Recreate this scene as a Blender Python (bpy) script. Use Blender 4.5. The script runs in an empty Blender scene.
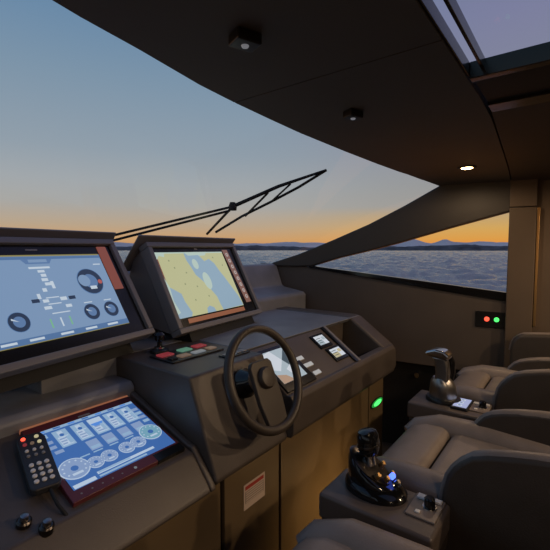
import bpy, bmesh, math, random
from mathutils import Vector, Matrix
random.seed(7)
SC = bpy.context.scene
COL = SC.collection
CAMZ = 1.5
PI = math.pi

# ------------------------------------------------------------------ materials
MATS = {}
def mat(name, col, rough=.5, metal=0., emit=None, es=1., bump=0., bscale=200., vary=0., vscale=8., spec=.5, coat=0.):
    m = bpy.data.materials.new(name); m.use_nodes = True
    nt = m.node_tree; b = nt.nodes['Principled BSDF']
    b.inputs['Base Color'].default_value = (*col, 1)
    b.inputs['Roughness'].default_value = rough
    b.inputs['Metallic'].default_value = metal
    b.inputs['Specular IOR Level'].default_value = spec
    b.inputs['Coat Weight'].default_value = coat
    if emit:
        b.inputs['Emission Color'].default_value = (*emit, 1)
        b.inputs['Emission Strength'].default_value = es
    if bump or vary:
        tc = nt.nodes.new('ShaderNodeTexCoord')
    if bump:
        n = nt.nodes.new('ShaderNodeTexNoise'); n.inputs['Scale'].default_value = bscale; n.inputs['Detail'].default_value = 3
        bp = nt.nodes.new('ShaderNodeBump'); bp.inputs['Strength'].default_value = bump; bp.inputs['Distance'].default_value = .002
        nt.links.new(tc.outputs['Object'], n.inputs['Vector']); nt.links.new(n.outputs['Fac'], bp.inputs['Height']); nt.links.new(bp.outputs['Normal'], b.inputs['Normal'])
    if vary:
        n2 = nt.nodes.new('ShaderNodeTexNoise'); n2.inputs['Scale'].default_value = vscale; n2.inputs['Detail'].default_value = 4
        cr = nt.nodes.new('ShaderNodeValToRGB')
        cr.color_ramp.elements[0].position = .3; cr.color_ramp.elements[1].position = .7
        cr.color_ramp.elements[0].color = (*[c*(1-vary) for c in col], 1); cr.color_ramp.elements[1].color = (*[c*(1+vary) for c in col], 1)
        nt.links.new(tc.outputs['Object'], n2.inputs['Vector']); nt.links.new(n2.outputs['Fac'], cr.inputs['Fac']); nt.links.new(cr.outputs['Color'], b.inputs['Base Color'])
    MATS[name] = m
    return m
def glow(name, col, s=1.):
    "a lit pixel of a screen or a lamp"
    return mat(name, (.01, .01, .01), .25, emit=col, es=s)

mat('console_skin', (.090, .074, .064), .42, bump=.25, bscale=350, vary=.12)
mat('deck_skin', (.21, .215, .235), .42, bump=.25, bscale=350, vary=.12)  # bluish sky sheen put into the charcoal deck colour
mat('leather', (.23, .192, .170), .40, bump=.3, bscale=220, vary=.1, vscale=14)
mat('leather_dark', (.055, .044, .036), .45, bump=.3, bscale=220, vary=.1, vscale=14)  # darker leather copy; shade of the turned-away wings put into the colour
mat('arm_skin', (.11, .088, .076), .40, bump=.25, bscale=300, vary=.1)
mat('ceiling_skin', (.098, .090, .078), .7, bump=.2, bscale=250, vary=.06, vscale=3)
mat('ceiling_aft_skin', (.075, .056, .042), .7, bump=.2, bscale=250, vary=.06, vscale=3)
mat('wall_skin', (.085, .066, .054), .6, bump=.2, bscale=250, vary=.08, vscale=4)
mat('beam_skin', (.038, .033, .029), .55, bump=.2, bscale=250, vary=.08, vscale=4)
mat('pillar_skin', (.11, .078, .053), .55, bump=.2, bscale=250, vary=.08, vscale=4)
mat('cabinet_lacquer', (.165, .118, .066), .28, vary=.1, vscale=5)
mat('recess_black', (.006, .006, .006), .6)
mat('black_plastic', (.012, .012, .013), .35)
mat('gloss_black', (.006, .006, .007), .12)
mat('housing', (.20, .19, .19), .38, bump=.15, bscale=400)
mat('bezel_black', (.008, .008, .008), .22)
mat('bezel_maroon', (.14, .028, .034), .3)
mat('chrome', (.62, .60, .58), .16, metal=1.)
mat('satin_metal', (.34, .33, .32), .32, metal=1.)
mat('dark_metal', (.10, .09, .085), .3, metal=1.)
mat('bronze_plate', (.22, .18, .155), .38)
mat('rubber', (.012, .012, .012), .7)
mat('wheel_leather', (.048, .038, .031), .42, bump=.4, bscale=260)
mat('carpet', (.035, .026, .020), .95, bump=.8, bscale=400)
mat('hatch_frame', (.34, .34, .37), .4)
mat('white_plastic', (.80, .78, .74), .4)
mat('grey_button', (.30, .29, .28), .4)
mat('paper', (.62, .50, .42), .7)
mat('paper_red', (.42, .05, .035), .7)
mat('paper_grey', (.36, .29, .24), .7)
mat('remote_body', (.030, .030, .032), .4)
mat('brass', (.60, .38, .16), .3, metal=1.)
# lit screen colours
glow('s1_bg', (.235, .36, .56), .78); glow('s1_light', (.62, .72, .82), .8); glow('s1_dark', (.02, .035, .07), 1.); glow('s1_bar', (.10, .20, .40), .8)
glow('s1_mid', (.11, .20, .38), .9); glow('s1_green', (.25, .6, .35), .7); glow('s1_red', (.5, .12, .1), .8); glow('s1_gold', (.35, .30, .10), .7)
glow('red_strip', (.26, .075, .05), .75)
glow('s2_land', (.56, .56, .31), .82); glow('s2_water', (.30, .43, .54), .85); glow('s2_pale', (.50, .62, .55), .85); glow('s2_strip', (.24, .12, .09), .8); glow('s2_orange', (.33, .12, .06), .75); glow('s2_icon', (.55, .48, .45), .8); glow('s2_dot', (.30, .33, .18), .8)
glow('s3_bg', (.055, .16, .46), .8); glow('s3_panel', (.30, .46, .66), .85); glow('s3_pale', (.50, .62, .78), .85); glow('s3_blue', (.09, .26, .72), .9); glow('s3_dial', (.27, .38, .62), .8); glow('s3_teal', (.20, .42, .55), .8)
glow('s4_bg', (.42, .50, .55), .85); glow('s4_dark', (.06, .09, .11), .8); glow('s4_warm', (.55, .36, .25), .7); glow('s4_yellow', (.60, .52, .30), .8); glow('s4_white', (.66, .70, .76), .85)
glow('led_red', (1., .08, .04), 2.2); glow('green_glow', (.08, 1., .16), 1.6); glow('green_glow_dim', (.04, .5, .08), .5); glow('led_blue', (.08, .16, 1.), 2.5); glow('key_red', (.60, .07, .09), .32); glow('key_green', (.25, .60, .42), .32); glow('key_white', (.45, .50, .55), .32); glow('key_amber', (.40, .26, .18), .32)
glow('pad_light', (.50, .55, .85), .7)
glow('lamp_lens', (1., .62, .26), 28.)
glow('lens_off', (.55, .55, .60), .25)  # unlit lens kept pale by a faint emission
glow('label_white', (.62, .60, .58), .62)
glow('fill_glow', (1., .6, .25), 3.)

def glass_mat(name, tint, refl=.06):
    m = bpy.data.materials.new(name); m.use_nodes = True
    nt = m.node_tree; nt.nodes.remove(nt.nodes['Principled BSDF'])
    out = nt.nodes['Material Output']
    tr = nt.nodes.new('ShaderNodeBsdfTransparent'); tr.inputs['Color'].default_value = (*tint, 1)
    gl = nt.nodes.new('ShaderNodeBsdfGlossy'); gl.inputs['Roughness'].default_value = .02; gl.inputs['Color'].default_value = (.9, .95, 1, 1)
    fr = nt.nodes.new('ShaderNodeLayerWeight'); fr.inputs['Blend'].default_value = .12
    mu = nt.nodes.new('ShaderNodeMath'); mu.operation = 'MULTIPLY'; mu.inputs[1].default_value = refl
    mx = nt.nodes.new('ShaderNodeMixShader')
    nt.links.new(fr.outputs['Fresnel'], mu.inputs[0]); nt.links.new(mu.outputs[0], mx.inputs['Fac'])
    nt.links.new(tr.outputs[0], mx.inputs[1]); nt.links.new(gl.outputs[0], mx.inputs[2]); nt.links.new(mx.outputs[0], out.inputs['Surface'])
    MATS[name] = m
glass_mat('glass', (.97, .98, .98), .03); glass_mat('hatch_glass', (.92, .94, .93), .015)

def sea_material():
    m = bpy.data.materials.new('sea_water'); m.use_nodes = True
    nt = m.node_tree; b = nt.nodes['Principled BSDF']
    b.inputs['Base Color'].default_value = (.40, .375, .36, 1); b.inputs['Roughness'].default_value = .16
    tc = nt.nodes.new('ShaderNodeTexCoord')
    mp = nt.nodes.new('ShaderNodeMapping'); mp.inputs['Rotation'].default_value = (0, 0, math.radians(-52)); mp.inputs['Scale'].default_value = (.55, 1.2, 1)
    n1 = nt.nodes.new('ShaderNodeTexNoise'); n1.inputs['Scale'].default_value = 2.2; n1.inputs['Detail'].default_value = 6; n1.inputs['Roughness'].default_value = .62
    bp = nt.nodes.new('ShaderNodeBump'); bp.inputs['Strength'].default_value = 1.; bp.inputs['Distance'].default_value = .22
    nt.links.new(tc.outputs['Object'], mp.inputs['Vector']); nt.links.new(mp.outputs[0], n1.inputs['Vector'])
    nt.links.new(n1.outputs['Fac'], bp.inputs['Height']); nt.links.new(bp.outputs['Normal'], b.inputs['Normal'])
    MATS['sea_water'] = m
sea_material()
mat('far_land', (.10, .10, .11), .9, vary=.5, vscale=.05)
mat('far_mountain', (.78, .70, .68), .95, vary=.12, vscale=.004)  # distance haze put into the pale base colour

# ------------------------------------------------------------------ mesh builder
class MB:
    def __init__(self):
        self.bm = bmesh.new(); self.mats = []
    def mi(self, m):
        if m not in self.mats: self.mats.append(m)
        return self.mats.index(m)
    def face(self, pts, m):
        vs = [self.bm.verts.new(p) for p in pts]
        f = self.bm.faces.new(vs); f.material_index = self.mi(m); return f
    def box(self, x0, x1, y0, y1, z0, z1, m, M=None):
        c = [Vector((x, y, z)) for x in (x0, x1) for y in (y0, y1) for z in (z0, z1)]
        if M: c = [M @ v for v in c]
        v = [self.bm.verts.new(p) for p in c]
        i = self.mi(m)
        for q in ((0, 1, 3, 2), (4, 6, 7, 5), (0, 4, 5, 1), (2, 3, 7, 6), (0, 2, 6, 4), (1, 5, 7, 3)):
            f = self.bm.faces.new([v[k] for k in q]); f.material_index = i
        return self
    def prism(self, poly, a, b, m, axis='x', fn=None):
        "poly: 2-D outline extruded from a to b along axis"
        def P(t, p):
            if fn: return fn(t, p)
            if axis == 'x': return (t, p[0], p[1])
            if axis == 'y': return (p[0], t, p[1])
            return (p[0], p[1], t)
        A = [self.bm.verts.new(P(a, p)) for p in poly]; B = [self.bm.verts.new(P(b, p)) for p in poly]
        i = self.mi(m); n = len(poly)
        fs = [self.bm.faces.new(A), self.bm.faces.new(B[::-1])]
        for k in range(n):
            fs.append(self.bm.faces.new((A[k], B[k], B[(k+1) % n], A[(k+1) % n])))
        for f in fs: f.material_index = i
        return self
    def tube(self, pts, r, m, seg=10, closed=False):
        pts = [Vector(p) for p in pts]; n = len(pts)
        rr = r if isinstance(r, (list, tuple)) else [r]*n
        rings = []; up = Vector((0, 0, 1)); prev = None
        for k, p in enumerate(pts):
            if closed: d = pts[(k+1) % n]-pts[k-1]
            else: d = pts[min(k+1, n-1)]-pts[max(k-1, 0)]
            d.normalize()
            if prev is None:
                s = d.cross(up)
                if s.length < .1: s = d.cross(Vector((1, 0, 0)))
            else:
                s = prev-d*prev.dot(d)
            s.normalize(); prev = s; t = d.cross(s)
            rings.append([self.bm.verts.new(p+(s*math.cos(a)+t*math.sin(a))*rr[k]) for a in [2*PI*j/seg for j in range(seg)]])
        i = self.mi(m)
        for k in range(n if closed else n-1):
            A = rings[k]; B = rings[(k+1) % n]
            for j in range(seg):
                f = self.bm.faces.new((A[j], A[(j+1) % seg], B[(j+1) % seg], B[j])); f.material_index = i
        if not closed:
            for q in (rings[0][::-1], rings[-1]):
                f = self.bm.faces.new(q); f.material_index = i
        return self
    def lathe(self, prof, m, seg=28, M=None, sx=1., sy=1.):
        "prof: list of (radius, height) from bottom to top, about z"
        rings = []
        for r, z in prof:
            ring = []
            for j in range(seg):
                a = 2*PI*j/seg; v = Vector((r*math.cos(a)*sx, r*math.sin(a)*sy, z))
                if M: v = M @ v
                ring.append(self.bm.verts.new(v))
            rings.append(ring)
        i = self.mi(m)
        for A, B in zip(rings, rings[1:]):
            for j in range(seg):
                f = self.bm.faces.new((A[j], A[(j+1) % seg], B[(j+1) % seg], B[j])); f.material_index = i
        for q in (rings[0][::-1], rings[-1]):
            f = self.bm.faces.new(q); f.material_index = i
        return self
    def loft(self, secs, m):
        "secs: list of outlines with equal counts, joined in order and capped"
        R = [[self.bm.verts.new(p) for p in s] for s in secs]; i = self.mi(m); n = len(R[0])
        for A, B in zip(R, R[1:]):
            for j in range(n):
                f = self.bm.faces.new((A[j], A[(j+1) % n], B[(j+1) % n], B[j])); f.material_index = i
        for q in (R[0][::-1], R[-1]):
            f = self.bm.faces.new(q); f.material_index = i
        return self
    # flat pieces of a screen picture, laid in the local x-y plane at height z
    def rect(self, x0, x1, y0, y1, z, m):
        self.face([(x0, y0, z), (x1, y0, z), (x1, y1, z), (x0, y1, z)], m); return self
    def disc(self, x, y, r, z, m, seg=24, ry=None):
        self.face([(x+r*math.cos(2*PI*k/seg), y+(ry or r)*math.sin(2*PI*k/seg), z) for k in range(seg)], m); return self
    def poly(self, pts, z, m):
        self.face([(x, y, z) for x, y in pts], m); return self
    def build(self, name, parent=None, bevel=0., seg=2, smooth=True, sub=0, recalc=True):
        me = bpy.data.meshes.new(name)
        if recalc: bmesh.ops.recalc_face_normals(self.bm, faces=self.bm.faces)
        if smooth:
            for f in self.bm.faces: f.smooth = True
        self.bm.to_mesh(me); self.bm.free()
        for m in self.mats: me.materials.append(MATS[m])
        if smooth: me.set_sharp_from_angle(angle=math.radians(38))
        o = bpy.data.objects.new(name, me); COL.objects.link(o)
        if parent: o.parent = parent
        if bevel:
            b = o.modifiers.new('bevel', 'BEVEL'); b.width = bevel; b.segments = seg; b.limit_method = 'ANGLE'; b.angle_limit = math.radians(35); b.harden_normals = False
            for f in me.polygons: f.use_smooth = True
            w = o.modifiers.new('wn', 'WEIGHTED_NORMAL'); w.keep_sharp = False
        if sub:
            s = o.modifiers.new('sub', 'SUBSURF'); s.levels = sub; s.render_levels = sub
        return o

def thing(name, label, cat, loc=(0, 0, 0), rot=None, group=None, M=None):
    o = bpy.data.objects.new(name, None); o.empty_display_size = .05; COL.objects.link(o)
    if M is not None: o.matrix_world = M
    else:
        o.location = loc
        if rot: o.rotation_euler = rot
    return tag(o, label, cat, group)
def tag(o, label, cat, group=None):
    o['label'] = label; o['category'] = cat
    if group: o['group'] = group
    return o
def struct(o): o['kind'] = 'structure'; return o
def copy_tree(o, loc=None, parent=None, label=None):
    c = o.copy(); COL.objects.link(c)
    if parent: c.parent = parent
    if loc is not None: c.location = loc
    if label: c['label'] = label
    for ch in list(o.children): copy_tree(ch, None, c)
    return c
def frame(O, u, v):
    u = Vector(u).normalized(); v = Vector(v).normalized(); n = u.cross(v)
    return Matrix(((u.x, v.x, n.x, O[0]), (u.y, v.y, n.y, O[1]), (u.z, v.z, n.z, O[2]), (0, 0, 0, 1)))
def rbox(b, x0, x1, y0, y1, z0, z1, m): return b.box(x0, x1, y0, y1, z0, z1, m)

# ------------------------------------------------------------------ the hull side frame
WO = Vector((2.7, 2.052, 0)); WT = Vector((.2, -1.575, 0)).normalized(); WIN = Vector((-1.575, -.2, 0)).normalized()  # aft along the side, inward
def wp(y, z, off=0.):
    "point on the side wall at fore-aft position y, height z, off = inward offset"
    t = (2.052-y)/-WT.y
    p = WO+WT*t+WIN*off
    return Vector((p.x, p.y, z))
def wall_prism(b, poly, o0, o1, m):
    return b.prism(poly, o0, o1, m, fn=lambda t, p: wp(p[0], p[1], t))

# ------------------------------------------------------------------ setting
struct(MB().box(-1.4, 3.3, -3.05, 2.4, -.06, 0, 'carpet').build('floor'))
# ceiling: panels with fine seams and the hatch opening
EDGE = [(-1.45, .66), (-.6, .71), (.0, .745), (.298, .769), (.415, .793), (.562, .814), (.778, .853), (.93, .868), (1.13, .880), (1.328, .889), (1.7, .888), (2.05, .880), (2.35, .866), (2.62, .832), (2.865, .772), (3.1, .70)]
def cz(x): return 1.95-.03*max(0., min(1.2, (x-2.35)/.52))**2
def edge_y(x):
    for (a, ya), (b, yb) in zip(EDGE, EDGE[1:]):
        if a <= x <= b: return ya+(yb-ya)*(x-a)/(b-a)
    return .7
b = MB()
def strip(b, xs, ylo, yhi, m, th=.04):
    for xa, xb in zip(xs, xs[1:]):
        pts = []
        for x in (xa, xb):
            for y in (ylo(x), yhi(x)): pts += [(x, y, cz(x)), (x, y, cz(x)+th)]
        v = [b.bm.verts.new(p) for p in pts]; i = b.mi(m)
        for q in ((0, 1, 3, 2), (4, 6, 7, 5), (0, 4, 5, 1), (2, 3, 7, 6), (0, 2, 6, 4), (1, 5, 7, 3)):
            f = b.bm.faces.new([v[k] for k in q]); f.material_index = i
def xs_between(a, c):
    return sorted({a, c, *[x for x, _ in EDGE if a < x < c], *[a+(c-a)*k/10 for k in range(11)]})
HY = .245                                     # forward edge of the hatch
def seam_y(x): return HY+.012+max(0., x-1.5)*.075
strip(b, xs_between(-1.45, .931), lambda x: HY+.012, edge_y, 'ceiling_skin')
strip(b, xs_between(.935, 3.1), lambda x: seam_y(x), edge_y, 'ceiling_skin')
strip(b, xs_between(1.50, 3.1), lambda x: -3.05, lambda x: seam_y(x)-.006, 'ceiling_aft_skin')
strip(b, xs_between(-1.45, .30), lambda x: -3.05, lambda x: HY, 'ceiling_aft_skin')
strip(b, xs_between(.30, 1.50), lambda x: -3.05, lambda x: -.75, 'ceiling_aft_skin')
for s0, s1, y0, y1 in ((-1.45, .30, -3.05, .62), (.30, 3.1, HY+.03, .62), (1.53, 3.1, -3.05, .5), (.30, 1.53, -3.05, -.78)):
    b.box(s0, s1, y0, y1, 1.993, 2.03, 'recess_black')      # dark backing above the seams
struct(b.build('ceiling', recalc=True))
# hatch in the ceiling
b = MB()
b.box(.30, 1.18, HY-.030, HY-.022, 1.962, 1.992, 'bezel_black'); b.box(.30, 1.18, HY+.006, HY+.012, 1.955, 1.99, 'bezel_black')
b.box(1.175, 1.205, -.75, HY+.006, 1.946, 1.99, 'bezel_black')
b.box(1.205, 1.425, -.75, HY+.004, 1.956, 1.99, 'recess_black')
b.box(1.425, 1.502, -.75, HY+.004, 1.946, 1.992, 'bezel_black')
b.box(.285, .32, -.75, HY, 1.952, 1.99, 'bezel_black'); b.box(.30, 1.50, -.76, -.73, 1.952, 1.99, 'bezel_black')
hf = b.build('window_3', bevel=.002); struct(hf)
MB().box(.31, 1.19, -.745, HY+.008, 1.972, 1.980, 'hatch_glass').build('pane', hf)
# windscreen
GB = 2.075; GZ = 1.372
b = MB(); rows = []
xs = [x for x, _ in EDGE]
for x, y in EDGE:
    xb = -1.35+(x+1.45)*(2.74+1.35)/(3.1+1.45)
    rows.append([b.bm.verts.new((x+(xb-x)*k/6, (y-.01)+(GB-y+.01)*k/6, cz(x)+.012+(GZ-cz(x)-.012)*k/6+.02*math.sin(PI*k/6))) for k in range(7)])
i = b.mi('glass')
for A, B in zip(rows, rows[1:]):
    for k in range(6):
        f = b.bm.faces.new((A[k], B[k], B[k+1], A[k+1])); f.material_index = i
struct(b.build('window_1', recalc=True))
# starboard side: wall below the sill, beam between windscreen and side window, pillar, window
b = MB()
wall_prism(b, [(2.2, .675), (2.2, 1.372), (2.056, 1.370), (1.706, 1.350), (1.03, 1.262), (.345, 1.173), (.345, .675)], 0, -.07, 'wall_skin')
wall_prism(b, [(.24, .675), (.24, 1.99), (-3.05, 1.99), (-3.05, .675)], 0, -.07, 'pillar_skin')
wall_prism(b, [(2.2, 0), (2.2, .676), (-3.05, .676), (-3.05, 0)], -.10, -.16, 'recess_black')
struct(b.build('wall_right', bevel=.006))
b = MB()
wall_prism(b, [(2.12, 1.355), (2.056, 1.385), (1.822, 1.455), (1.54, 1.562), (1.249, 1.680), (1.0, 1.801), (.768, 1.926), (.70, 1.98), (.22, 1.98), (.22, 1.77), (.362, 1.729), (.70, 1.636), (1.03, 1.539), (1.26, 1.479), (1.479, 1.427), (1.706, 1.359), (1.9, 1.352)], .028, -.05, 'beam_skin')
struct(b.build('trim_1', bevel=.012, seg=3))
b = MB()
wall_prism(b, [(.365, .69), (.365, 1.752), (.222, 1.752), (.222, .69)], .035, -.06, 'pillar_skin')
wall_prism(b, [(.365, 1.756), (.365, 1.955), (.222, 1.955), (.222, 1.756)], .035, -.06, 'pillar_skin')
struct(b.build('trim_2', bevel=.006))
b = MB(); wall_prism(b, [(.219, 1.02), (.219, 1.75), (.205, 1.75), (.205, 1.02)], .030, 0, 'brass'); struct(b.build('trim_3', bevel=.002))
b = MB()
wall_prism(b, [(1.74, 1.345), (1.74, 1.364), (1.03, 1.290), (.345, 1.218), (.345, 1.160), (1.03, 1.250)], .012, -.03, 'gloss_black')
wf = b.build('window_2', bevel=.003); struct(wf)
b = MB(); wall_prism(b, [(1.75, 1.34), (1.70, 1.38), (1.479, 1.44), (1.03, 1.56), (.34, 1.75), (.34, 1.19), (1.03, 1.27)], -.03, -.038, 'glass'); b.build('pane', wf)
# port side and aft bulkhead close the wheelhouse (beyond the frame)
b = MB()
b.box(-1.47, -1.4, -3.05, 2.3, 0, 1.18, 'wall_skin'); b.box(-1.47, -1.4, -3.05, 2.3, 1.76, 2.0, 'wall_skin')
for y in (-3.0, -1.6, -.3, .62): b.box(-1.47, -1.4, y, y+.12, 1.18, 1.76, 'pillar_skin')
struct(b.build('wall_left', bevel=.004))
struct(MB().box(-1.47, 3.4, -3.12, -3.05, 0, 2.0, 'wall_skin').build('wall_back'))
# sea, shore and mountains
SEA = -2.5
rnd = random.Random(11)
WV = []
for k in range(26):
    lam = .85*1.155**k; a = math.radians(215+rnd.gauss(0, 38)); WV.append((2*PI/lam*math.cos(a), 2*PI/lam*math.sin(a), rnd.uniform(0, 6.28), .021*lam**.8 if lam < 9 else .11*(9/lam)**.5))
vs = []; fs = []; NA = 420; rr = []; rad = 14.
while rad < 5000: rr.append(rad); rad *= 1.0155
for rad in rr:
    for k in range(NA+1):
        a = math.radians(-25+105*k/NA); x = rad*math.cos(a); y = rad*math.sin(a); sp = rad*.0155
        h = 0.
        for (kx, ky, p_, am) in WV:
            h += am*math.sin(kx*x+ky*y+p_)
        vs.append((x, y, SEA+h*min(1., 500/rad)))
for i_ in range(len(rr)-1):
    for k in range(NA):
        p_ = i_*(NA+1)+k; fs.append((p_, p_+NA+1, p_+NA+2, p_+1))
me = bpy.data.meshes.new('sea'); me.from_pydata(vs, [], fs); me.materials.append(MATS['sea_water'])
for f in me.polygons: f.use_smooth = True
so = bpy.data.objects.new('sea', me); COL.objects.link(so); struct(so)
def ridge(name, dist, a0, a1, base, amp, depth, m, seed, n=220, peaks=()):
    rnd = random.Random(seed); b = MB(); ph = [(rnd.uniform(0, 6), rnd.uniform(.6, 1.3)) for _ in range(9)]
    R = []
    for k in range(n+1):
        a = math.radians(a0+(a1-a0)*k/n); s = k/n*2*PI
        h = base+amp*sum(w/(q+1)*math.sin(s*(3+5*q)+p) for q, (p, w) in enumerate(ph))
        h += amp*.5*rnd.uniform(-1, 1)
        for (pa, pw, phh) in peaks:
            t = abs(math.degrees(a)-pa)/pw
            h += phh*max(0., 1-t)**1.3
        h = max(h, base*.25); c, d = math.cos(a), math.sin(a)
        R.append([b.bm.verts.new(p) for p in ((dist*c, dist*d, SEA-.5), ((dist+depth*.25)*c, (dist+depth*.25)*d, SEA+h*.55), ((dist+depth*.6)*c, (dist+depth*.6)*d, SEA+h), ((dist+depth)*c, (dist+depth)*d, SEA-.5))])
    i = b.mi(m)
    for A, B in zip(R, R[1:]):
        for k in range(3):
            f = b.bm.faces.new((A[k], B[k], B[k+1], A[k+1])); f.material_index = i
    return struct(b.build(name, smooth=False))
ridge('shoreline', 850, -25, 80, 9, 1.4, 60, 'far_land', 3)
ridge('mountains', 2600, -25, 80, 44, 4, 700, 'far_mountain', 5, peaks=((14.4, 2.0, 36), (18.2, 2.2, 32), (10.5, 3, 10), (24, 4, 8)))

# ------------------------------------------------------------------ helm console
hc = thing('helm_console', 'long dark brown helm console with dash deck running under the windscreen', 'console', (1.1, 1.2, 0))
hc.location = (0, 0, 0)
LX = -1.38
MB().prism([(1.045, 1.06), (.915, .735), (.93, .715), (1.0, .715), (1.5, .80), (1.5, 1.06)], .887, 1.292, 'console_skin').build('steering_pod', hc, bevel=.010, seg=3)
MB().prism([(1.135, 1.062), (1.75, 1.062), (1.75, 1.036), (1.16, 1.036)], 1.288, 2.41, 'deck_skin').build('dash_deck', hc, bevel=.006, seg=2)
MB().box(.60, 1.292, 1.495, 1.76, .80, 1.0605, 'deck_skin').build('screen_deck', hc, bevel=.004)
# sloping switch panel plane
PM = frame((0, .915, .90), (1, 0, 0), (0, .225, .16))        # local x = across, y = up the slope, z = out of it
b = MB(); b.box(1.292, 1.905, -.004, .268, -.02, 0, 'console_skin', PM); b.build('switch_panel', hc, bevel=.003)
b = MB(); b.box(1.905, 1.925, -.002, .270, -.02, .010, 'bezel_black', PM); b.box(1.927, 1.947, -.002, .270, -.02, .012, 'housing', PM); b.build('divider_rail', hc, bevel=.002)
b = MB()
b.prism([(.893, .745), (.888, .765), (.890, .885), (.905, .905), (.95, .905), (.95, .73), (.905, .73)], 1.290, 2.40, 'console_skin'); b.box(1.292, 2.38, .95, 1.30, .73, .75, 'console_skin')
b.build('lower_lip', hc, bevel=.006, seg=3)
b = MB()
b.box(1.947, 2.28, .95, 1.75, .78, .80, 'recess_black'); b.box(1.947, 2.28, 1.19, 1.21, .80, 1.04, 'console_skin'); b.box(1.30, 1.95, 1.3, 1.32, .75, 1.04, 'recess_black')
b.build('storage_tray', hc)
MB().prism([(.915, .73), (.888, .76), (.893, .875), (.915, .903), (1.13, 1.058), (1.17, 1.068), (1.75, 1.068), (1.75, .73)], 2.285, 2.43, 'console_skin').build('end_cap', hc, bevel=.018, seg=4)
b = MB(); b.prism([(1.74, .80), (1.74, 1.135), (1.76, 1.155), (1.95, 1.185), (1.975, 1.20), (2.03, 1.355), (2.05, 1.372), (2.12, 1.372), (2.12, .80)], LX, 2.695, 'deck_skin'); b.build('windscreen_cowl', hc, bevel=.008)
# port part of the console: ledge, sunken well for the flat screen, rounded lip
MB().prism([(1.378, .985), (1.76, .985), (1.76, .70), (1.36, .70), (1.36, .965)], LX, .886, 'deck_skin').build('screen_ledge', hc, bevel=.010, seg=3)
b = MB()
b.prism([(1.372, .950), (1.372, .700), (.95, .700), (.912, .715), (.922, .735), (1.010, .838), (1.030, .838)], .862, .8865, 'console_skin')
b.prism([(1.372, .935), (1.372, .700), (.95, .700), (.912, .715), (.922, .735), (1.000, .825), (1.022, .827)], LX, .862, 'console_skin')
b.build('screen_well', hc, bevel=.008, seg=3)

hcab = thing('helm_cabinet', 'brown lacquered cabinet under the helm console with flush doors', 'cabinet')
b = MB(); b.box(LX, 2.42, .985, 1.35, 0, .70, 'recess_black'); b.box(LX, 2.42, .972, .99, 0, .05, 'recess_black'); b.build('body', hcab)
for xa, xb in ((-.40, .30), (.31, .955), (.975, 1.297), (1.312, 2.185), (2.20, 2.41)):
    MB().box(xa, xb, .967, .986, .055, .700, 'cabinet_lacquer').build('door', hcab, bevel=.003)
# warning label on the second door
WL = thing('warning_label', 'small cream warning sticker with red heading on the cabinet door below the wheel', 'sticker', (1.075, .9665, .515))
b = MB(); b.box(0, .125, -.0012, 0, 0, .098, 'paper'); b.box(.008, .117, -.0018, -.001, .076, .090, 'paper_red')
b.box(.008, .117, -.0018, -.001, .024, .070, 'paper_grey')
for k in range(5): b.box(.012, .112, -.0022, -.0016, .026+k*.009, .030+k*.009, 'paper')
b.build('sheet', WL)
# green reflection on the far cabinet door, built as glowing discs
gl = thing('green_reflection', 'small green reflection, built as a glowing disc, on the far cabinet door below the dash', 'lamp', (2.305, .967, .550))
MB().lathe([(.092, 0), (.092, .004), (.086, .006)], 'bezel_black', M=Matrix.Rotation(PI/2, 4, 'X'), sy=.30).build('dark_rim', gl)
MB().lathe([(.084, .003), (.080, .007), (.062, .009)], 'green_glow_dim', M=Matrix.Rotation(PI/2, 4, 'X'), sy=.28).build('dim_ring', gl)
MB().lathe([(.060, .008), (.052, .011), (.02, .013)], 'green_glow', M=Matrix.Rotation(PI/2, 4, 'X'), sy=.28).build('lens', gl)  # bright core of the reflection, not a real lens

# ------------------------------------------------------------------ big displays
def display(name, label, O, th, lean, w, h, x0, x1, y0, y1, depth=.24):
    th, lean = math.radians(th), math.radians(lean)
    u = (math.cos(th), math.sin(th), 0); bk = (-math.sin(th)*math.sin(lean), math.cos(th)*math.sin(lean), math.cos(lean))
    r = thing(name, label, 'display', M=frame(O, u, bk))
    fr = .026
    b = MB(); b.box(0, w, 0, fr, -.05, .012, 'housing'); b.box(0, w, h-fr, h, -.05, .012, 'housing'); b.box(0, fr, fr, h-fr, -.05, .012, 'housing'); b.box(w-fr, w, fr, h-fr, -.05, .012, 'housing')
    b.build('frame', r, bevel=.004)
    # housing shell behind: deep wedge
    s = math.sin(lean); c = math.cos(lean)
    b = MB(); b.prism([(0.012, -.05), (h-.01, -.05), (h-.03, -.12), (h*.62, -.30), (.10, -.17)], .012, w-.012, 'housing'); b.build('housing', r, bevel=.006)
    b = MB(); b.rect(fr, w-fr, fr, h-fr, -.004, 'bezel_black'); b.box(fr, w-fr, fr, h-fr, -.03, -.005, 'bezel_black'); b.build('bezel', r)
    # visor: thin sunshade above the screen
    b = MB(); b.box(-.03, w+.035, h-.002, h+.008, -.20, .022, 'housing', Matrix.Translation((0, h, -.05)) @ Matrix.Rotation(-lean*.9, 4, 'X') @ Matrix.Translation((0, -h, .05))); b.build('visor', r, bevel=.003)
    return r
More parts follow.
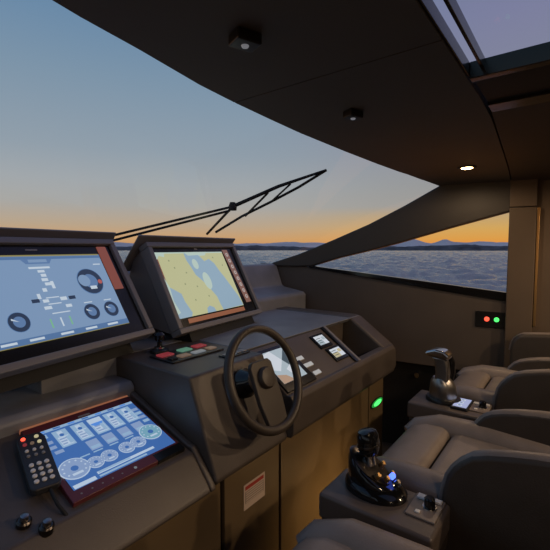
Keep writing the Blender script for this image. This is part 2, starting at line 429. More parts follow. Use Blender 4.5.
# left display: vessel monitoring page
d1 = display('helm_display', 'large screen at far left showing blue vessel systems page with round gauges', (.3573, 1.3234, 1.13), 11.5, 31, .71, .474, .06, .60, .07, .40)
b = MB(); z = 0.
b.rect(.05, .605, .073, .402, z, 's1_bg')
z1, z2, z3 = .0008, .0016, .0024
b.rect(.05, .605, .073, .094, z1, 's1_bar'); b.rect(.05, .600, .398, .404, z1, 's1_gold'); b.rect(.05, .605, .0705, .073, z1, 's1_gold')
for x in (.10, .19, .30, .40, .50): b.rect(x, x+.05, .080, .088, z2, 's1_light')
b.rect(.05, .605, .385, .397, z1, 's1_bar')
b.poly([(.262, .388), (.384, .388), (.368, .366), (.278, .366)], z1, 's1_mid'); b.rect(.29, .36, .372, .384, z2, 's1_bg')
b.rect(.282, .362, .346, .354, z1, 's1_light')
for (x, y, w_, h_) in ((.310, .330, .026, .010), (.316, .312, .02, .012), (.312, .294, .024, .012), (.318, .276, .03, .012), (.300, .252, .016, .014), (.34, .262, .012, .03), (.272, .226, .012, .02), (.285, .21, .022, .012), (.352, .211, .026, .014), (.28, .183, .028, .012), (.362, .181, .024, .012), (.30, .20, .05, .004), (.30, .225, .05, .004), (.30, .163, .07, .004)):
    b.rect(x, x+w_, y, y+h_, z1, 's1_light')
for (x, y) in ((.246, .213), (.386, .211)): b.rect(x, x+.028, y, y+.014, z1, 's1_dark')
for (x, y) in ((.281, .112), (.32, .112), (.355, .112)): b.rect(x, x+.006, y, y+.034, z1, 's1_green' if x != .32 else 's1_light')
def gauge(b, x, y, r, dark='s1_dark'):
    b.disc(x, y, r, z1, 's1_bar', 32); b.disc(x, y, r*.95, z2, dark, 32)
    b.disc(x, y, r*.55, z3, 's1_mid', 24)
    a = .6; b.poly([(x, y), (x-r*.75*math.cos(a), y+r*.75*math.sin(a)), (x-r*.70*math.cos(a-.25), y+r*.70*math.sin(a-.25))], z3+.0006, 's1_light')
gauge(b, .508, .278, .058); b.disc(.480, .282, .026, z3+.001, 's1_bg'); b.rect(.495, .525, .242, .256, z3+.001, 's1_light'); b.disc(.55, .272, .010, z3+.001, 's1_red')
gauge(b, .457, .148, .034); gauge(b, .549, .147, .034); gauge(b, .180, .153, .036)
for x in (.457, .549): b.rect(x-.018, x+.018, .187, .191, z1, 's1_light')
b.rect(.555, .59, .352, .357, z1, 's1_light')
b.build('screen', d1, smooth=False, recalc=False)
b = MB(); b.box(.612, .658, .232, .440, -.004, .0005, 'red_strip'); b.build('side_strip', d1)
MB().box(.30, .345, .424, .430, -.004, -.0025, 'grey_button').build('badge', d1)
# right display: chart
d2 = display('helm_display', 'large screen behind the wheel showing yellow land and blue water chart', (1.16, 1.423, 1.11), 8, 27, .71, .468, .03, .56, .07, .42)
b = MB()
b.rect(.030, .565, .072, .416, 0, 's2_land')
b.poly([(.235, .416), (.262, .395), (.345, .398), (.375, .36), (.42, .372), (.452, .345), (.47, .30), (.492, .26), (.52, .20), (.552, .13), (.562, .075), (.372, .072), (.366, .10), (.362, .150), (.335, .195), (.30, .245), (.262, .285), (.25, .33), (.235, .37)], z1, 's2_water')
b.poly([(.235, .416), (.262, .395), (.345, .398), (.36, .416)], z1+.0002, 's2_pale'); b.poly([(.30, .416), (.42, .416), (.40, .395), (.35, .392)], z2, 's2_pale')
b.poly([(.030, .26), (.048, .232), (.075, .215), (.108, .192), (.112, .15), (.134, .09), (.120, .072), (.030, .072)], z1, 's2_water')
b.poly([(.030, .30), (.048, .232), (.040, .16), (.056, .10), (.030, .09)], z2, 's2_pale')
b.poly([(.030, .416), (.10, .416), (.088, .39), (.055, .398), (.030, .37)], z1, 's2_pale')
b.poly([(.24, .072), (.25, .098), (.275, .108), (.305, .094), (.31, .072)], z1, 's2_water'); b.disc(.335, .245, .03, z2, 's2_pale', 16, .05); b.disc(.292, .345, .022, z2, 's2_pale', 14, .03)
for (x, y) in ((.13, .33), (.20, .30), (.16, .24), (.24, .22), (.19, .15), (.30, .16), (.11, .37), (.46, .38), (.52, .33)): b.disc(x, y, .005, z1, 's2_dot', 10)
b.rect(.030, .565, .409, .416, z1, 's2_pale')
b.build('screen', d2, smooth=False, recalc=False)
b = MB(); b.poly([(.575, .428), (.625, .428), (.655, .085), (.605, .085)], 0, 's2_strip')
for k in range(8):
    y = .395-k*.039; x = .588+(.428-y)*.088; b.disc(x+.014, y, .012, z1, 's2_icon', 14); b.disc(x+.014, y, .006, z2, 's2_strip', 10)
b.build('menu_strip', d2, smooth=False, recalc=False)
MB().box(.090, .56, .042, .064, -.004, .0005, 's2_orange').build('lower_strip', d2)
MB().box(.004+.022, .030+.012, .09, .40, -.004, .0002, 'red_strip').build('side_strip', d2)
MB().box(.335, .36, .432, .440, -.004, -.0025, 'grey_button').build('badge', d2)
b = MB(); b.prism([(.02, -.12), (.02, -.02), (-.044, -.02), (.006, -.12)], .08, .63, 'recess_black'); b.build('foot', d2)  # near-black feet: shade under the screens put into the colour
b = MB(); b.prism([(.06, -.22), (.02, -.07), (-.038, -.07), (.052, -.22)], .08, .63, 'recess_black'); b.build('foot', d1)

# flat screen sunk in the port console
LM = frame((.475, 1.017, .830), (1, 0, 0), (0, .354, .110))
d3 = thing('engine_display', 'flat engine data screen in maroon bezel set into the lower left console', 'display', M=LM)
b = MB(); b.box(0, .366, .004, .350, -.012, .010, 'bezel_maroon'); b.build('bezel', d3, bevel=.003)
MB().box(.262, .3675, .003, .034, -.008, .0104, 'bezel_black').build('corner_panel', d3)
MB().box(.0, .366, .342, .3505, -.008, .0106, 's2_orange').build('top_strip', d3)
b = MB(); y0 = .0115
b.rect(.018, .356, .040, .308, y0, 's3_bg')
q = lambda k: y0+.0006*k
b.rect(.018, .356, .296, .308, q(1), 's3_panel')
for k, (x, w_) in enumerate(((.065, .042), (.122, .042), (.176, .044), (.232, .042), (.286, .044))):
    b.rect(x, x+w_, .206, .288, q(1), 's3_panel'); b.rect(x+.005, x+w_-.005, .212, .255, q(2), 's3_pale')
    b.rect(x+w_*.3, x+w_*.65, .258, .282, q(2), 's3_pale')
b.disc(.198, .262, .019, q(3), 's3_blue', 20); b.rect(.176, .220, .262, .286, q(4), 's3_pale')
for x in (.078, .135, .245, .300): b.disc(x+.008, .262, .007, q(3), 's3_bg', 14)
for x in (.024, .034): b.rect(x+.004, x+.016, .27, .288, q(1), 's3_panel')
for (x, y) in ((.028, .24), (.028, .215), (.038, .19)): b.rect(x, x+.025, y, y+.014, q(1), 's3_dial')
for x in (.126, .178, .232, .284): b.rect(x, x+.036, .150, .196, q(1), 's3_dial'); b.rect(x+.004, x+.032, .155, .168, q(2), 's3_panel')
for (x, y, r, m_) in ((.054, .112, .042, 's3_dial'), (.112, .102, .024, 's3_dial'), (.156, .104, .025, 's3_dial'), (.216, .106, .025, 's3_dial'), (.258, .108, .025, 's3_dial'), (.318, .128, .038, 's3_teal')):
    b.disc(x, y, r, q(2), 's3_pale', 28); b.disc(x, y, r*.92, q(3), m_, 28); b.disc(x, y, r*.25, q(4), 's3_bg', 14)
    for a in range(9):
        t = -.6+a*.55; b.disc(x+r*.72*math.cos(t), y+r*.72*math.sin(t), r*.07, q(4), 's3_pale', 8)
    b.rect(x-r*.35, x+r*.35, y-r*.62, y-r*.42, q(4), 's3_pale')
for k, x in enumerate((.065, .122, .176, .232, .286)):
    for j in range(3): b.rect(x+.006, x+.020+.004*((k+j) % 3), .216+j*.012, .222+j*.012, q(4), 's3_dial')
    b.rect(x+.026, x+.037, .214, .250, q(4), 's3_panel')
for k in range(7): b.rect(.030+k*.046, .052+k*.046, .298, .305, q(2), 's3_bg' if k % 2 else 's3_blue')
for x in (.085, .126, .178, .232, .284): b.rect(x, x+.03, .140, .145, q(1), 's3_panel')
for k in range(4): b.rect(.330, .352, .180+k*.024, .194+k*.024, q(1), 's3_dial' if k % 2 else 's3_panel')
b.rect(.098, .20, .058, .064, q(3), 's3_panel')
b.rect(.095, .285, .056, .066, q(1), 's3_pale'); b.rect(.095, .25, .044, .051, q(1), 's3_panel'); b.rect(.022, .085, .042, .056, q(1), 's3_pale')
b.build('screen', d3, smooth=False, recalc=False)
MB().box(.165, .205, .316, .323, .0095, .0112, 'grey_button').build('badge', d3)
for k in range(5): MB().disc(.03+k*.03, .022, .0028, .0106, 'grey_button', 10).build('touch_key', d3, smooth=False, recalc=False)
MB().disc(.192, .020, .005, .0108, 'key_white', 14).build('power_key', d3, smooth=False, recalc=False)

# wired remote lying left of the flat screen
RM = frame((.402, 1.090, .862), (1, -.10, 0), (.10, .349, .112))
rc = thing('remote_control', 'black wired remote control lying left of the flat engine screen', 'remote', M=RM)
MB().prism([(0, .012), (.010, 0), (.065, 0), (.075, .012), (.075, .20), (.065, .225), (.010, .225), (0, .20)], .0, .022, 'remote_body', axis='z').build('body', rc, bevel=.006, seg=3)
def key(x, y, r, m, name='button'):
    MB().lathe([(r, .020), (r, .0245), (r*.8, .026)], m, seg=14, M=Matrix.Translation((x, y, 0))).build(name, rc)
for i_ in range(3):
    for j_ in range(4): key(.018+i_*.0185, .028+j_*.021, .0065, 'white_plastic')
for i_ in range(3):
    key(.018+i_*.0185, .128, .0048, 'grey_button'); key(.018+i_*.0185, .150, .005, 'white_plastic')
for i_, m_ in enumerate(('key_red', 'key_amber', 's4_yellow')): key(.018+i_*.0185, .178, .0055, m_)
key(.018, .203, .006, 'led_red'); key(.052, .203, .006, 's4_yellow')
MB().tube([(.045, .004, .010), (.047, -.02, .006), (.052, -.05, .0), (.063, -.072, -.012), (.075, -.095, -.030), (.082, -.125, -.055), (.078, -.165, -.095), (.07, -.19, -.13)], .0048, 'rubber').build('cable', rc)
# console knobs beside it
for (x, y, z_, lab) in ((.368, 1.045, .833, 'left one of two small dark rotary knobs below the wired remote'), (.400, 1.000, .822, 'right one of two small dark rotary knobs below the wired remote')):
    k = thing('rotary_knob', lab, 'knob', (x, y, z_), (math.radians(17), 0, 0))
    MB().lathe([(.017, -.006), (.017, .012), (.013, .016)], 'dark_metal').build('base', k); MB().lathe([(.010, .014), (.009, .028), (.005, .030)], 'satin_metal').build('cap', k)

# ------------------------------------------------------------------ steering wheel
c_ = Vector((1.118, .903, 1.026)); WM = frame(c_, (1, 0, 0), (0, .377, .926))
sw = thing('steering_wheel', 'dark leather steering wheel with one broad spoke plate on the helm pod', 'wheel', M=WM)
R0 = .183
MB().tube([(R0*math.cos(2*PI*k/64), R0*math.sin(2*PI*k/64), .012) for k in range(64)], .0165, 'wheel_leather', seg=14, closed=True).build('rim', sw)
b = MB(); b.prism([(-.060, .05), (-.045, .066), (.045, .066), (.060, .05), (.064, -.08), (.055, -.178), (-.045, -.178), (-.062, -.08)], -.012, .008, 'wheel_leather', axis='z'); b.build('spoke', sw, bevel=.005)
MB().lathe([(.040, .004), (.040, .018), (.034, .026), (.012, .029)], 'wheel_leather').build('hub', sw)
MB().lathe([(.055, -.115), (.055, -.09), (.040, -.07), (.036, -.012)], 'gloss_black').build('column', sw)
MB().lathe([(.046, -.035), (.048, -.02), (.046, -.0125)], 'chrome').build('collar', sw)

# keypad on the pod top
kp = thing('switch_keypad', 'black keypad with red and green lit keys on the pod beside the chart screen', 'keypad', (.955, 1.215, 1.06))
MB().box(0, .275, 0, .150, 0, .008, 'black_plastic').build('plate', kp, bevel=.003)
for x, y, w_, h_, m_, lab in ((.015, .085, .060, .042, 'key_red', 'red lit key'), (.118, .088, .056, .040, 'key_green', 'green lit key'), (.200, .090, .058, .042, 'key_red', 'red lit key'), (.060, .020, .05, .036, 'key_amber', 'amber lit key'), (.130, .022, .060, .030, 'key_white', 'pale lit key'), (.215, .024, .040, .036, 'key_amber', 'amber lit key'), (.012, .022, .03, .03, 'black_plastic', None)):
    o = MB().box(x, x+w_, y, y+h_, .006, .014, m_).build('key', kp, bevel=.002)
    if lab: o['label'] = lab
jk = thing('joystick', 'small black joystick with chrome ring standing on the pod between the two big screens', 'joystick', (1.035, 1.405, 1.0606))
MB().lathe([(.040, 0), (.038, .012), (.022, .020)], 'black_plastic').build('base', jk); MB().lathe([(.023, .019), (.023, .024)], 'chrome').build('ring', jk)
MB().lathe([(.010, .02), (.010, .045), (.020, .055), (.022, .075), (.012, .086)], 'gloss_black').build('stick', jk)
ft = thing('switch_keypad', 'slim pale keypad on the pod edge behind the wheel rim', 'keypad', (1.135, 1.10, 1.06))
MB().box(0, .135, 0, .055, 0, .006, 'black_plastic').build('plate', ft, bevel=.002)
for k in range(4): MB().box(.008+k*.031, .033+k*.031, .012, .043, .005, .010, 'grey_button' if k != 1 else 'key_white').build('key', ft, bevel=.002)

# small things on the sloping panel
def on_panel(name, label, cat, x, s, group=None):
    return thing(name, label, cat, M=PM @ Matrix.Translation((x, s, 0)), group=group)
ds = on_panel('dash_display', 'small pale screen in the dash slope seen through the wheel', 'display', 1.300, .014)
MB().box(0, .225, 0, .232, -.006, .008, 'bezel_black').build('bezel', ds, bevel=.003)
b = MB(); b.rect(.018, .192, .040, .212, .0085, 's4_bg'); b.poly([(.018, .20), (.09, .212), (.12, .15), (.06, .10), (.018, .12)], .0090, 's4_white'); b.poly([(.12, .15), (.192, .212), (.192, .10), (.15, .09)], .0092, 's4_dark')
b.poly([(.018, .04), (.018, .09), (.07, .075), (.10, .04)], .0092, 's4_warm'); b.poly([(.10, .10), (.15, .12), (.16, .06), (.12, .05)], .0094, 's4_white'); b.build('screen', ds, smooth=False, recalc=False)
for n_, (x, s, w_, lab) in enumerate(((1.490, .128, .078, 'white rocker switch strip on the dash slope, topmost of three'), (1.515, .082, .078, 'white rocker switch strip on the dash slope, middle of three'), (1.535, .030, .060, 'white rocker switch strip on the dash slope, lowest and shortest of three'))):
    t = on_panel('rocker_switch', lab, 'switch', x, s, 'white rocker switches on the dash slope')
    MB().box(0, w_, 0, .026, -.002, .004, 'grey_button').build('plate', t, bevel=.001)
    for k in range(2): MB().box(.004+k*(w_-.004)/2, (k+1)*(w_-.004)/2, .003, .023, .003, .008, 'label_white').build('rocker', t, bevel=.0015)
for (x, s, w_, h_, m1, m2, lab) in ((1.745, .145, .118, .092, 's4_white', 's4_bg', 'small pale blue gauge screen on the dash slope nearest the deck edge'), (1.768, .048, .128, .088, 's4_white', 's4_yellow', 'small yellowish gauge screen on the dash slope, the lower one')):
    t = on_panel('gauge_screen', lab, 'screen', x, s)
    MB().box(0, w_, 0, h_, -.002, .009, 'bezel_black').build('bezel', t, bevel=.003)
    b = MB(); b.rect(.014, w_-.014, .018, h_-.014, .0094, m1); b.rect(.014, w_*.55, .018, h_*.55, .0098, m2); b.rect(w_*.6, w_-.02, h_*.5, h_*.72, .0098, m2)
    for k in range(3): b.rect(.02, w_*.5, .03+k*.014, .034+k*.014, .0102, 's4_dark')
    b.build('screen', t, smooth=False, recalc=False)

# ------------------------------------------------------------------ starboard wall fittings
def on_wall(name, label, cat, y, z, off=0.):
    p = wp(y, z, off)
    return thing(name, label, cat, M=frame(p, WT, (0, 0, 1)))      # local x aft, y up, z inward? checked below
ip = on_wall('indicator_panel', 'dark wall panel with red and green glowing lamps below the side window', 'panel', .52, .985, .0)
sgn = 1 if (ip.matrix_world.to_3x3() @ Vector((0, 0, 1))).dot(WIN) > 0 else -1
MB().box(-.015, .165, 0, .105, 0, .008*sgn, 'bezel_black').build('plate', ip, bevel=.002)
for x, m_, lab in ((.052, 'led_red', 'red lamp'), (.108, 'green_glow', 'green lamp')):
    o = MB().lathe([(.015, 0), (.015, .010), (.009, .014)], m_, M=Matrix.Translation((x, .056, 0)) @ (Matrix.Scale(sgn, 4, (0, 0, 1)))).build('lamp', ip); o['label'] = lab
dk = on_wall('door_knob', 'small chrome knob low on the dark recess beyond the dash end', 'knob', .906, .58, -.10)
MB().lathe([(.018, 0), (.012, .02), (.022, .035), (.018, .05)], 'chrome', M=Matrix.Scale(sgn, 4, (0, 0, 1))).build('handle', dk)

# ------------------------------------------------------------------ ceiling lamps
def box_spot(x, y, lab, w=.058):
    t = thing('ceiling_spotlight', lab, 'lamp', (x, y, cz(x)), (0, 0, math.radians(-20)))
    cs_ = MB().box(-w/2, w/2, -w*.40, w*.40, -.024, 0, 'black_plastic').build('case', t, bevel=.004)
    MB().lathe([(.007, -.027), (.009, -.023)], 'lens_off', seg=18).build('lens', cs_)
    return t
box_spot(.656, .579, 'black box spotlight on the ceiling near the windscreen, the larger nearer one')
box_spot(1.225, .611, 'black box spotlight on the ceiling, the smaller one further right', .054)
def lamp(x, y, lab, power, group=None):
    z_ = cz(x)
    t = thing('downlight', lab, 'lamp', (x, y, z_), group=group)
    MB().lathe([(.046, -.006), (.050, -.002), (.050, .001)], 'dark_metal').build('bezel', t)
    MB().lathe([(.024, -.0085), (.030, -.006)], 'lamp_lens', seg=20).build('lens', t)
    ld = bpy.data.lights.new('lamp_light', 'SPOT'); ld.energy = power; ld.color = (1, .70, .43); ld.spot_size = math.radians(178); ld.spot_blend = .35; ld.shadow_soft_size = .03
    lo = bpy.data.objects.new('lamp_light', ld); COL.objects.link(lo); lo.parent = t; lo.location = (0, 0, -.03)
    return t
lamp(2.432, .517, 'glowing warm recessed downlight in the ceiling above the side window', 4.5)
for x, y, pw in ((.2, -1.0, 15), (1.6, -1.0, 30), (2.5, -1.0, 34)):
    lamp(x, y, 'warm recessed downlight in the aft ceiling behind the seats', pw, 'aft downlights')

# ------------------------------------------------------------------ seats
def seat(lab, x0, x1, ws=0.):
    "helm seat between x0 and x1, facing forward (+y), cushion top about .80"
    t = thing('helm_chair', lab, 'seat', (x0, 0, 0), group='leather helm seats')
    w = x1-x0
    MB().box(.10, w-.10, -.32, .34, .0, .54, 'leather_dark').build('pedestal', t, bevel=.02)
    MB().prism([(-.40, .54), (-.40, .66), (.42, .68), (.50, .70), (.53, .66), (.50, .58), (.40, .54)], .02, w-.02, 'leather_dark').build('seat_shell', t, bevel=.02, seg=3)
    MB().prism([(.372, .70), (.372, .792), (.40, .803), (.46, .802), (.51, .788), (.545, .75), (.545, .715), (.50, .69)], .075, w-.075, 'leather').build('front_cushion', t, bevel=.018, seg=4)
    MB().prism([(-.30, .68), (-.30, .785), (.0, .785), (.33, .793), (.366, .782), (.366, .69)], .075, w-.075, 'leather').build('rear_cushion', t, bevel=.014, seg=4)
    for xa in (.045, w-.045):
        MB().tube([(xa, -.30, .765), (xa, .0, .770), (xa, .25, .782), (xa+(.006 if xa < w/2 else -.006), .42, .782), (xa+(.03 if xa < w/2 else -.03), .50, .765), (xa+(.06 if xa < w/2 else -.06), .53, .745)], [.05, .052, .054, .05, .044, .03], 'leather', seg=16).build('bolster', t)
    # wrap-round back: two wings rising aft, joined by the backrest
    port = [(.285, .34), (.292, .66), (.292, .78), (.287, .83), (.276, .878), (.262, .904), (.243, .928), (.215, .952), (.18, .966), (.12, .981), (.069, .991), (-.15, 1.02), (-.30, 1.10)]
    stbd = [(.30, .34), (.312, .66), (.313, .80), (.305, .828), (.290, .853), (.270, .877), (.245, .893), (.21, .905), (.16, .917), (.10, .926), (.04, .932), (-.15, .96), (-.30, 1.08)]
    for xa, xb, pf in ((-.022, .030, port), (w-.064, w-.018, stbd)):
        pf = [(y+ws, z_) for y, z_ in pf]
        wg = MB().prism([(y-.006, z_-.006) for y, z_ in pf]+[(-.34+ws, 1.10), (-.34+ws, .34)], xa, xb, 'leather_dark').build('wing', t, bevel=.014, seg=4)
        MB().tube([((xa+xb)/2, y-.017, z_-(.017 if k > 2 else 0)) for k, (y, z_) in enumerate(pf)], .0215, 'leather', seg=14).build('rim', wg)
    MB().prism([(y+ws, z_) for y, z_ in [(-.20, .70), (-.26, 1.10), (-.29, 1.13), (-.34, 1.12), (-.34, .66), (-.25, .66)]], .03, w-.03, 'leather').build('backrest', t, bevel=.02, seg=3)
    return t
sB = seat('brown leather helm seat between the two armrest boxes', 1.155, 1.70)
sA = seat('brown leather helm seat nearest the camera, only its front edge showing', .365, .91, -.36)
sCc = copy_tree(sB, (2.03, 0, 0), label='brown leather helm seat furthest away, beside the wall')
wb = thing('wall_bolster', 'padded dark leather bolster rising behind the far seat along the side wall', 'bolster', (0, 0, 0))
prof = [(.312, .60), (.312, .90), (.306, .938), (.294, .965), (.277, .983), (.255, .995), (.19, 1.003), (.10, 1.012), (-.3, 1.05), (-.3, .60)]
MB().prism(prof, 2.72, 2.80, 'leather_dark').build('panel', wb, bevel=.02, seg=3)
MB().tube([(2.76, y-.012, z_-.012) for y, z_ in prof[1:9]], .022, 'leather', seg=12).build('rim', wb)
MB().box(2.70, 2.84, -.3, .30, 0, .62, 'leather_dark').build('base', wb, bevel=.01)

# ------------------------------------------------------------------ armrest boxes between the seats
def armrest(lab, x0, w, yf):
    t = thing('armrest_box', lab, 'armrest', (x0, yf, 0), group='armrest boxes')
    MB().box(0, w, -.318, 0, .725, .80, 'arm_skin').build('padded_top', t, bevel=.010, seg=3)
    MB().box(.006, w-.006, -.314, -.008, .685, .722, 'leather_dark').build('side_band', t, bevel=.004)
    MB().box(.02, w-.02, -.305, -.08, 0, .684, 'leather_dark').build('pedestal', t, bevel=.01)
    return t
armrest('brown padded armrest box carrying the black throttle', .955, .175, .572)
armrest('brown padded armrest box carrying the silver throttle', 1.795, .205, .605)

# near throttle: black
t1 = thing('throttle_lever', 'black throttle lever with blue light on the nearer armrest box', 'throttle', (1.066, .455, .80))
t1.scale = (.9, .9, .97)
def oval(cx_, cy_, rx, ry, z_, tilt=0., n=28): return [(cx_+rx*math.cos(2*PI*k/n), cy_+ry*math.sin(2*PI*k/n), z_+tilt*math.sin(2*PI*k/n)) for k in range(n)]
MB().loft([oval(0, -.01, .074, .100, 0), oval(0, -.01, .076, .102, .012), oval(0, -.006, .070, .094, .024), oval(0, .0, .062, .080, .030)], 'gloss_black').build('base', t1)
hs = MB().loft([oval(0, 0, .060, .080, .028), oval(0, .002, .060, .080, .042, .012), oval(0, .006, .057, .076, .060, .030), oval(0, .010, .050, .066, .070, .036), oval(0, .012, .030, .036, .074, .024)], 'gloss_black').build('housing', t1)
MB().loft([oval(0, .010, .0505, .0665, .0695, .036), oval(0, .010, .052, .068, .074, .036), oval(0, .010, .042, .052, .078, .032)], 'dark_metal').build('ring', hs)
LMx = Matrix.Translation((.006, .010, .072)) @ Matrix.Rotation(math.radians(-8), 4, 'X')
nk = MB().lathe([(.019, 0), (.016, .02), (.019, .036)], 'chrome', M=LMx).build('neck', t1)
gr = MB().lathe([(.024, .032), (.029, .040), (.033, .060), (.032, .088), (.027, .100), (.014, .105)], 'gloss_black', M=LMx, sx=1.25, sy=1.05).build('grip', t1)
MB().lathe([(.0335, .056), (.0342, .060), (.0335, .064)], 'dark_metal', M=LMx, sx=1.25, sy=1.05).build('trim_ring', gr)
def side_key(x, y, z_, r, m_, name):
    MB().lathe([(r, -.006), (r, .006), (r*.7, .009)], m_, seg=14, M=Matrix.Translation((x, y, z_)) @ Matrix.Rotation(math.radians(40), 4, 'X')).build(name, hs)
side_key(.020, -.058, .050, .009, 'led_blue', 'blue_lamp'); side_key(-.010, -.052, .052, .009, 'brass', 'button'); side_key(.038, -.050, .046, .009, 'brass', 'button'); side_key(.010, -.078, .040, .009, 'chrome', 'button'); side_key(.036, -.018, .068, .009, 'brass', 'button'); side_key(-.030, -.030, .062, .009, 'brass', 'button')

# far throttle: silver, two levers joined at the head
t2 = thing('throttle_lever', 'tall silver throttle with hooked head on the farther armrest box', 'throttle', (1.915, .480, .80)); t2.scale = (1, 1, .92)
MB().loft([oval(0, -.005, .072, .080, 0), oval(0, -.005, .072, .080, .010), oval(0, 0, .066, .070, .018)], 'black_plastic').build('base', t2)
hs2 = MB().loft([oval(0, 0, .054, .060, .016), oval(0, 0, .056, .060, .040), oval(-.004, .0, .055, .056, .075), oval(-.008, .004, .046, .048, .100), oval(-.010, .006, .036, .036, .118)], 'satin_metal').build('housing', t2)
MB().loft([[(x, y, z_) for x, y in ((-.045+dx, -.028+dy), (.006+dx, -.028+dy), (.006+dx, .030+dy), (-.045+dx, .030+dy))] for dx, dy, z_ in ((0, 0, .100), (0, -.004, .150), (-.001, .002, .195), (-.004, .014, .225))], 'satin_metal').build('lever', t2, bevel=.010, seg=4)
o = MB().tube([(.030, -.016, .090), (.031, -.028, .140), (.030, -.026, .190), (.026, -.012, .222), (.018, .010, .240)], [.018, .016, .016, .018, .016], 'gloss_black', seg=14).build('lever', t2); o['label'] = 'dark lever'
MB().prism([(-.030, .212), (-.034, .236), (-.010, .258), (.030, .262), (.070, .246), (.074, .230), (.040, .222)], -.052, .022, 'chrome').build('head', t2, bevel=.009, seg=3)

# knob panels at the aft end of each armrest
def knob_panel(lab, x, y, z_=.8):
    t = thing('knob_panel', lab, 'control panel', (x, y, z_), group='knob panels on the armrests'); t.scale = (.86, .80, .9)
    MB().box(-.062, .062, -.048, .048, 0, .006, 'bronze_plate').build('plate', t, bevel=.002)
    MB().lathe([(.024, .005), (.023, .010)], 'chrome', M=Matrix.Translation((.004, -.012, 0))).build('ring', t)
    MB().lathe([(.018, .008), (.017, .034), (.013, .038)], 'gloss_black', M=Matrix.Translation((.004, -.012, 0))).build('knob', t)
    MB().box(.030, .056, .004, .040, .005, .012, 'white_plastic').build('button', t, bevel=.002)
    MB().box(.036, .056, -.040, -.010, .005, .012, 'white_plastic').build('button', t, bevel=.002)
    MB().box(-.045, -.030, .006, .022, .005, .010, 'white_plastic').build('button', t, bevel=.002)
    return t
k1 = knob_panel('small metal knob panel on the nearer armrest box, aft of the black throttle', 1.068, .304)
copy_tree(k1, (1.905, .322, .80), label='small metal knob panel on the farther armrest box, beside the seat wing')
pd = thing('touch_pad', 'pale lit touch pad beside the silver throttle on the farther armrest box', 'control pad', (1.895, .392, .80))
MB().box(-.068, .068, -.036, .036, 0, .012, 'black_plastic').build('case', pd, bevel=.004)
b = MB(); b.rect(-.058, .058, -.028, .028, .0125, 'pad_light')
for x in (-.036, 0, .036): b.disc(x, .004, .011, .0130, 's4_white', 14); b.disc(x, .004, .006, .0134, 's1_bar', 12)
b.build('screen', pd, smooth=False, recalc=False)

# added fill strip under the seat front, for the golden glow on the cabinet
cs = thing('fill_strip', 'slim added warm fill strip under the front of the middle seat', 'lamp', (1.70, .50, .32))
MB().box(-.16, .16, -.02, .0, -.015, .015, 'black_plastic').build('rail', cs); MB().box(-.15, .15, .0, .004, -.008, .008, 'fill_glow').build('lens', cs)  # rail and lens belong to the added fill strip
ld = bpy.data.lights.new('fill_strip_light', 'AREA'); ld.shape = 'RECTANGLE'; ld.size = .3; ld.size_y = .02; ld.energy = .75; ld.spread = 1.9; ld.color = (1, .62, .26)
lo = bpy.data.objects.new('fill_strip_light', ld); COL.objects.link(lo); lo.parent = cs; lo.location = (0, .008, 0); lo.rotation_euler = (PI/2-.15, 0, 0)

# ------------------------------------------------------------------ wiper outside the glass
GN = Vector((0, .573, 1.196)).normalized()
def gp(x, y, z_, o=.03): return Vector((x, y, z_))+GN*o
wi = thing('windscreen_wiper', 'black windscreen wiper lying across the outside of the windscreen', 'wiper')
J = gp(1.545, 1.45, 1.708, .012); T = gp(1.823, 1.053, 1.898, .006); Bq = gp(1.645, 1.685, 1.594, .0); Bm = gp(1.73, 1.345, 1.757, -.004)
A0 = gp(.85, 1.96, 1.462, .03)
off = Vector((.014, .034, -.018))
b = MB(); b.tube([A0, J], .0065, 'rubber'); b.tube([A0+off*1.6, J+off], .0065, 'rubber'); b.build('arm', wi)
b = MB(); b.tube([J, J.lerp(T, .5)+GN*.012, T], [.010, .009, .006], 'rubber'); b.build('spine', wi)
b = MB(); b.tube([Bq, Bq.lerp(Bm, .5)+GN*.008, Bm, Bm.lerp(T, .5)-GN*.006, T], .007, 'rubber'); b.build('blade', wi)
b = MB(); b.tube([J, gp(1.60, 1.71, 1.583, .0)], .007, 'rubber'); b.tube([J.lerp(T, .38), Bq.lerp(Bm, .55)], .006, 'rubber'); b.tube([J.lerp(T, .62), Bm], .005, 'rubber'); b.build('linkage', wi)
b = MB(); b.lathe([(.02, -.02), (.022, 0), (.014, .022)], 'rubber', M=Matrix.Translation(J)); b.build('joint', wi)
b = MB(); b.lathe([(.05, -.07), (.045, .0), (.02, .03)], 'rubber', M=Matrix.Translation(A0)); b.build('pivot', wi)

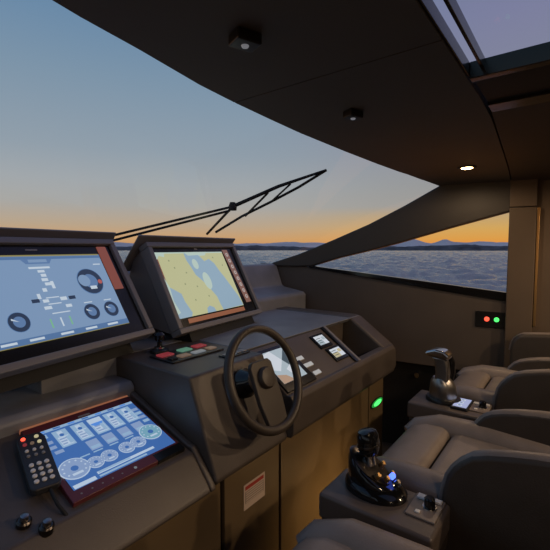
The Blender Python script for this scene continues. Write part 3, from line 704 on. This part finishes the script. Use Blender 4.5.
# ------------------------------------------------------------------ dusk sky
w = bpy.data.worlds.new('dusk'); SC.world = w; w.use_nodes = True
nt = w.node_tree; bg = nt.nodes['Background']
def lin(c): return tuple(((v/255+.055)/1.055)**2.4 if v > 10 else v/255/12.92 for v in c)
def ramp(stops):
    r = nt.nodes.new('ShaderNodeValToRGB'); cr = r.color_ramp
    cr.elements[0].position = stops[0][0]; cr.elements[0].color = (*lin(stops[0][1]), 1)
    cr.elements[1].position = stops[-1][0]; cr.elements[1].color = (*lin(stops[-1][1]), 1)
    for p, c in stops[1:-1]:
        e = cr.elements.new(p); e.color = (*lin(c), 1)
    return r
tc = nt.nodes.new('ShaderNodeTexCoord'); sep = nt.nodes.new('ShaderNodeSeparateXYZ'); nt.links.new(tc.outputs['Generated'], sep.inputs[0])
L_ = ramp([(0, (196, 142, 96)), (.022, (208, 162, 112)), (.055, (190, 168, 142)), (.10, (172, 170, 166)), (.15, (164, 169, 173)), (.22, (147, 160, 172)), (.36, (126, 149, 170)), (.46, (108, 139, 169)), (1, (74, 100, 145))])
R_ = ramp([(0, (232, 138, 66)), (.022, (226, 160, 76)), (.045, (216, 168, 94)), (.078, (190, 163, 122)), (.10, (162, 158, 153)), (.15, (154, 154, 155)), (.25, (146, 147, 162)), (.45, (134, 135, 170)), (1, (96, 100, 150))])
nt.links.new(sep.outputs['Z'], L_.inputs['Fac']); nt.links.new(sep.outputs['Z'], R_.inputs['Fac'])
dt = nt.nodes.new('ShaderNodeVectorMath'); dt.operation = 'DOT_PRODUCT'; nt.links.new(tc.outputs['Generated'], dt.inputs[0]); dt.inputs[1].default_value = (.606, -.795, 0)
mr = nt.nodes.new('ShaderNodeMapRange'); mr.interpolation_type = 'SMOOTHSTEP'; mr.inputs['From Min'].default_value = -.10; mr.inputs['From Max'].default_value = .46
nt.links.new(dt.outputs['Value'], mr.inputs['Value'])
mx = nt.nodes.new('ShaderNodeMix'); mx.data_type = 'RGBA'
nt.links.new(mr.outputs['Result'], mx.inputs['Factor']); nt.links.new(L_.outputs['Color'], mx.inputs['A']); nt.links.new(R_.outputs['Color'], mx.inputs['B'])
nt.links.new(mx.outputs['Result'], bg.inputs['Color']); bg.inputs['Strength'].default_value = 1.

# ------------------------------------------------------------------ camera and view
cam = bpy.data.cameras.new('camera'); co = bpy.data.objects.new('camera', cam); COL.objects.link(co)
cam.sensor_width = 36; cam.lens = 36*400/550; cam.clip_end = 10000; cam.clip_start = .02
co.location = (0, 0, CAMZ); pitch = math.atan(26.5/400)
co.rotation_euler = (PI/2-pitch, 0, math.radians(37.3-90))
SC.camera = co
SC.view_settings.view_transform = 'Standard'; SC.view_settings.look = 'None'; SC.view_settings.exposure = 0; SC.view_settings.gamma = 1; SC.view_settings.use_curve_mapping = False
SC.cycles.use_denoising = True
SC.cycles.max_bounces = 8
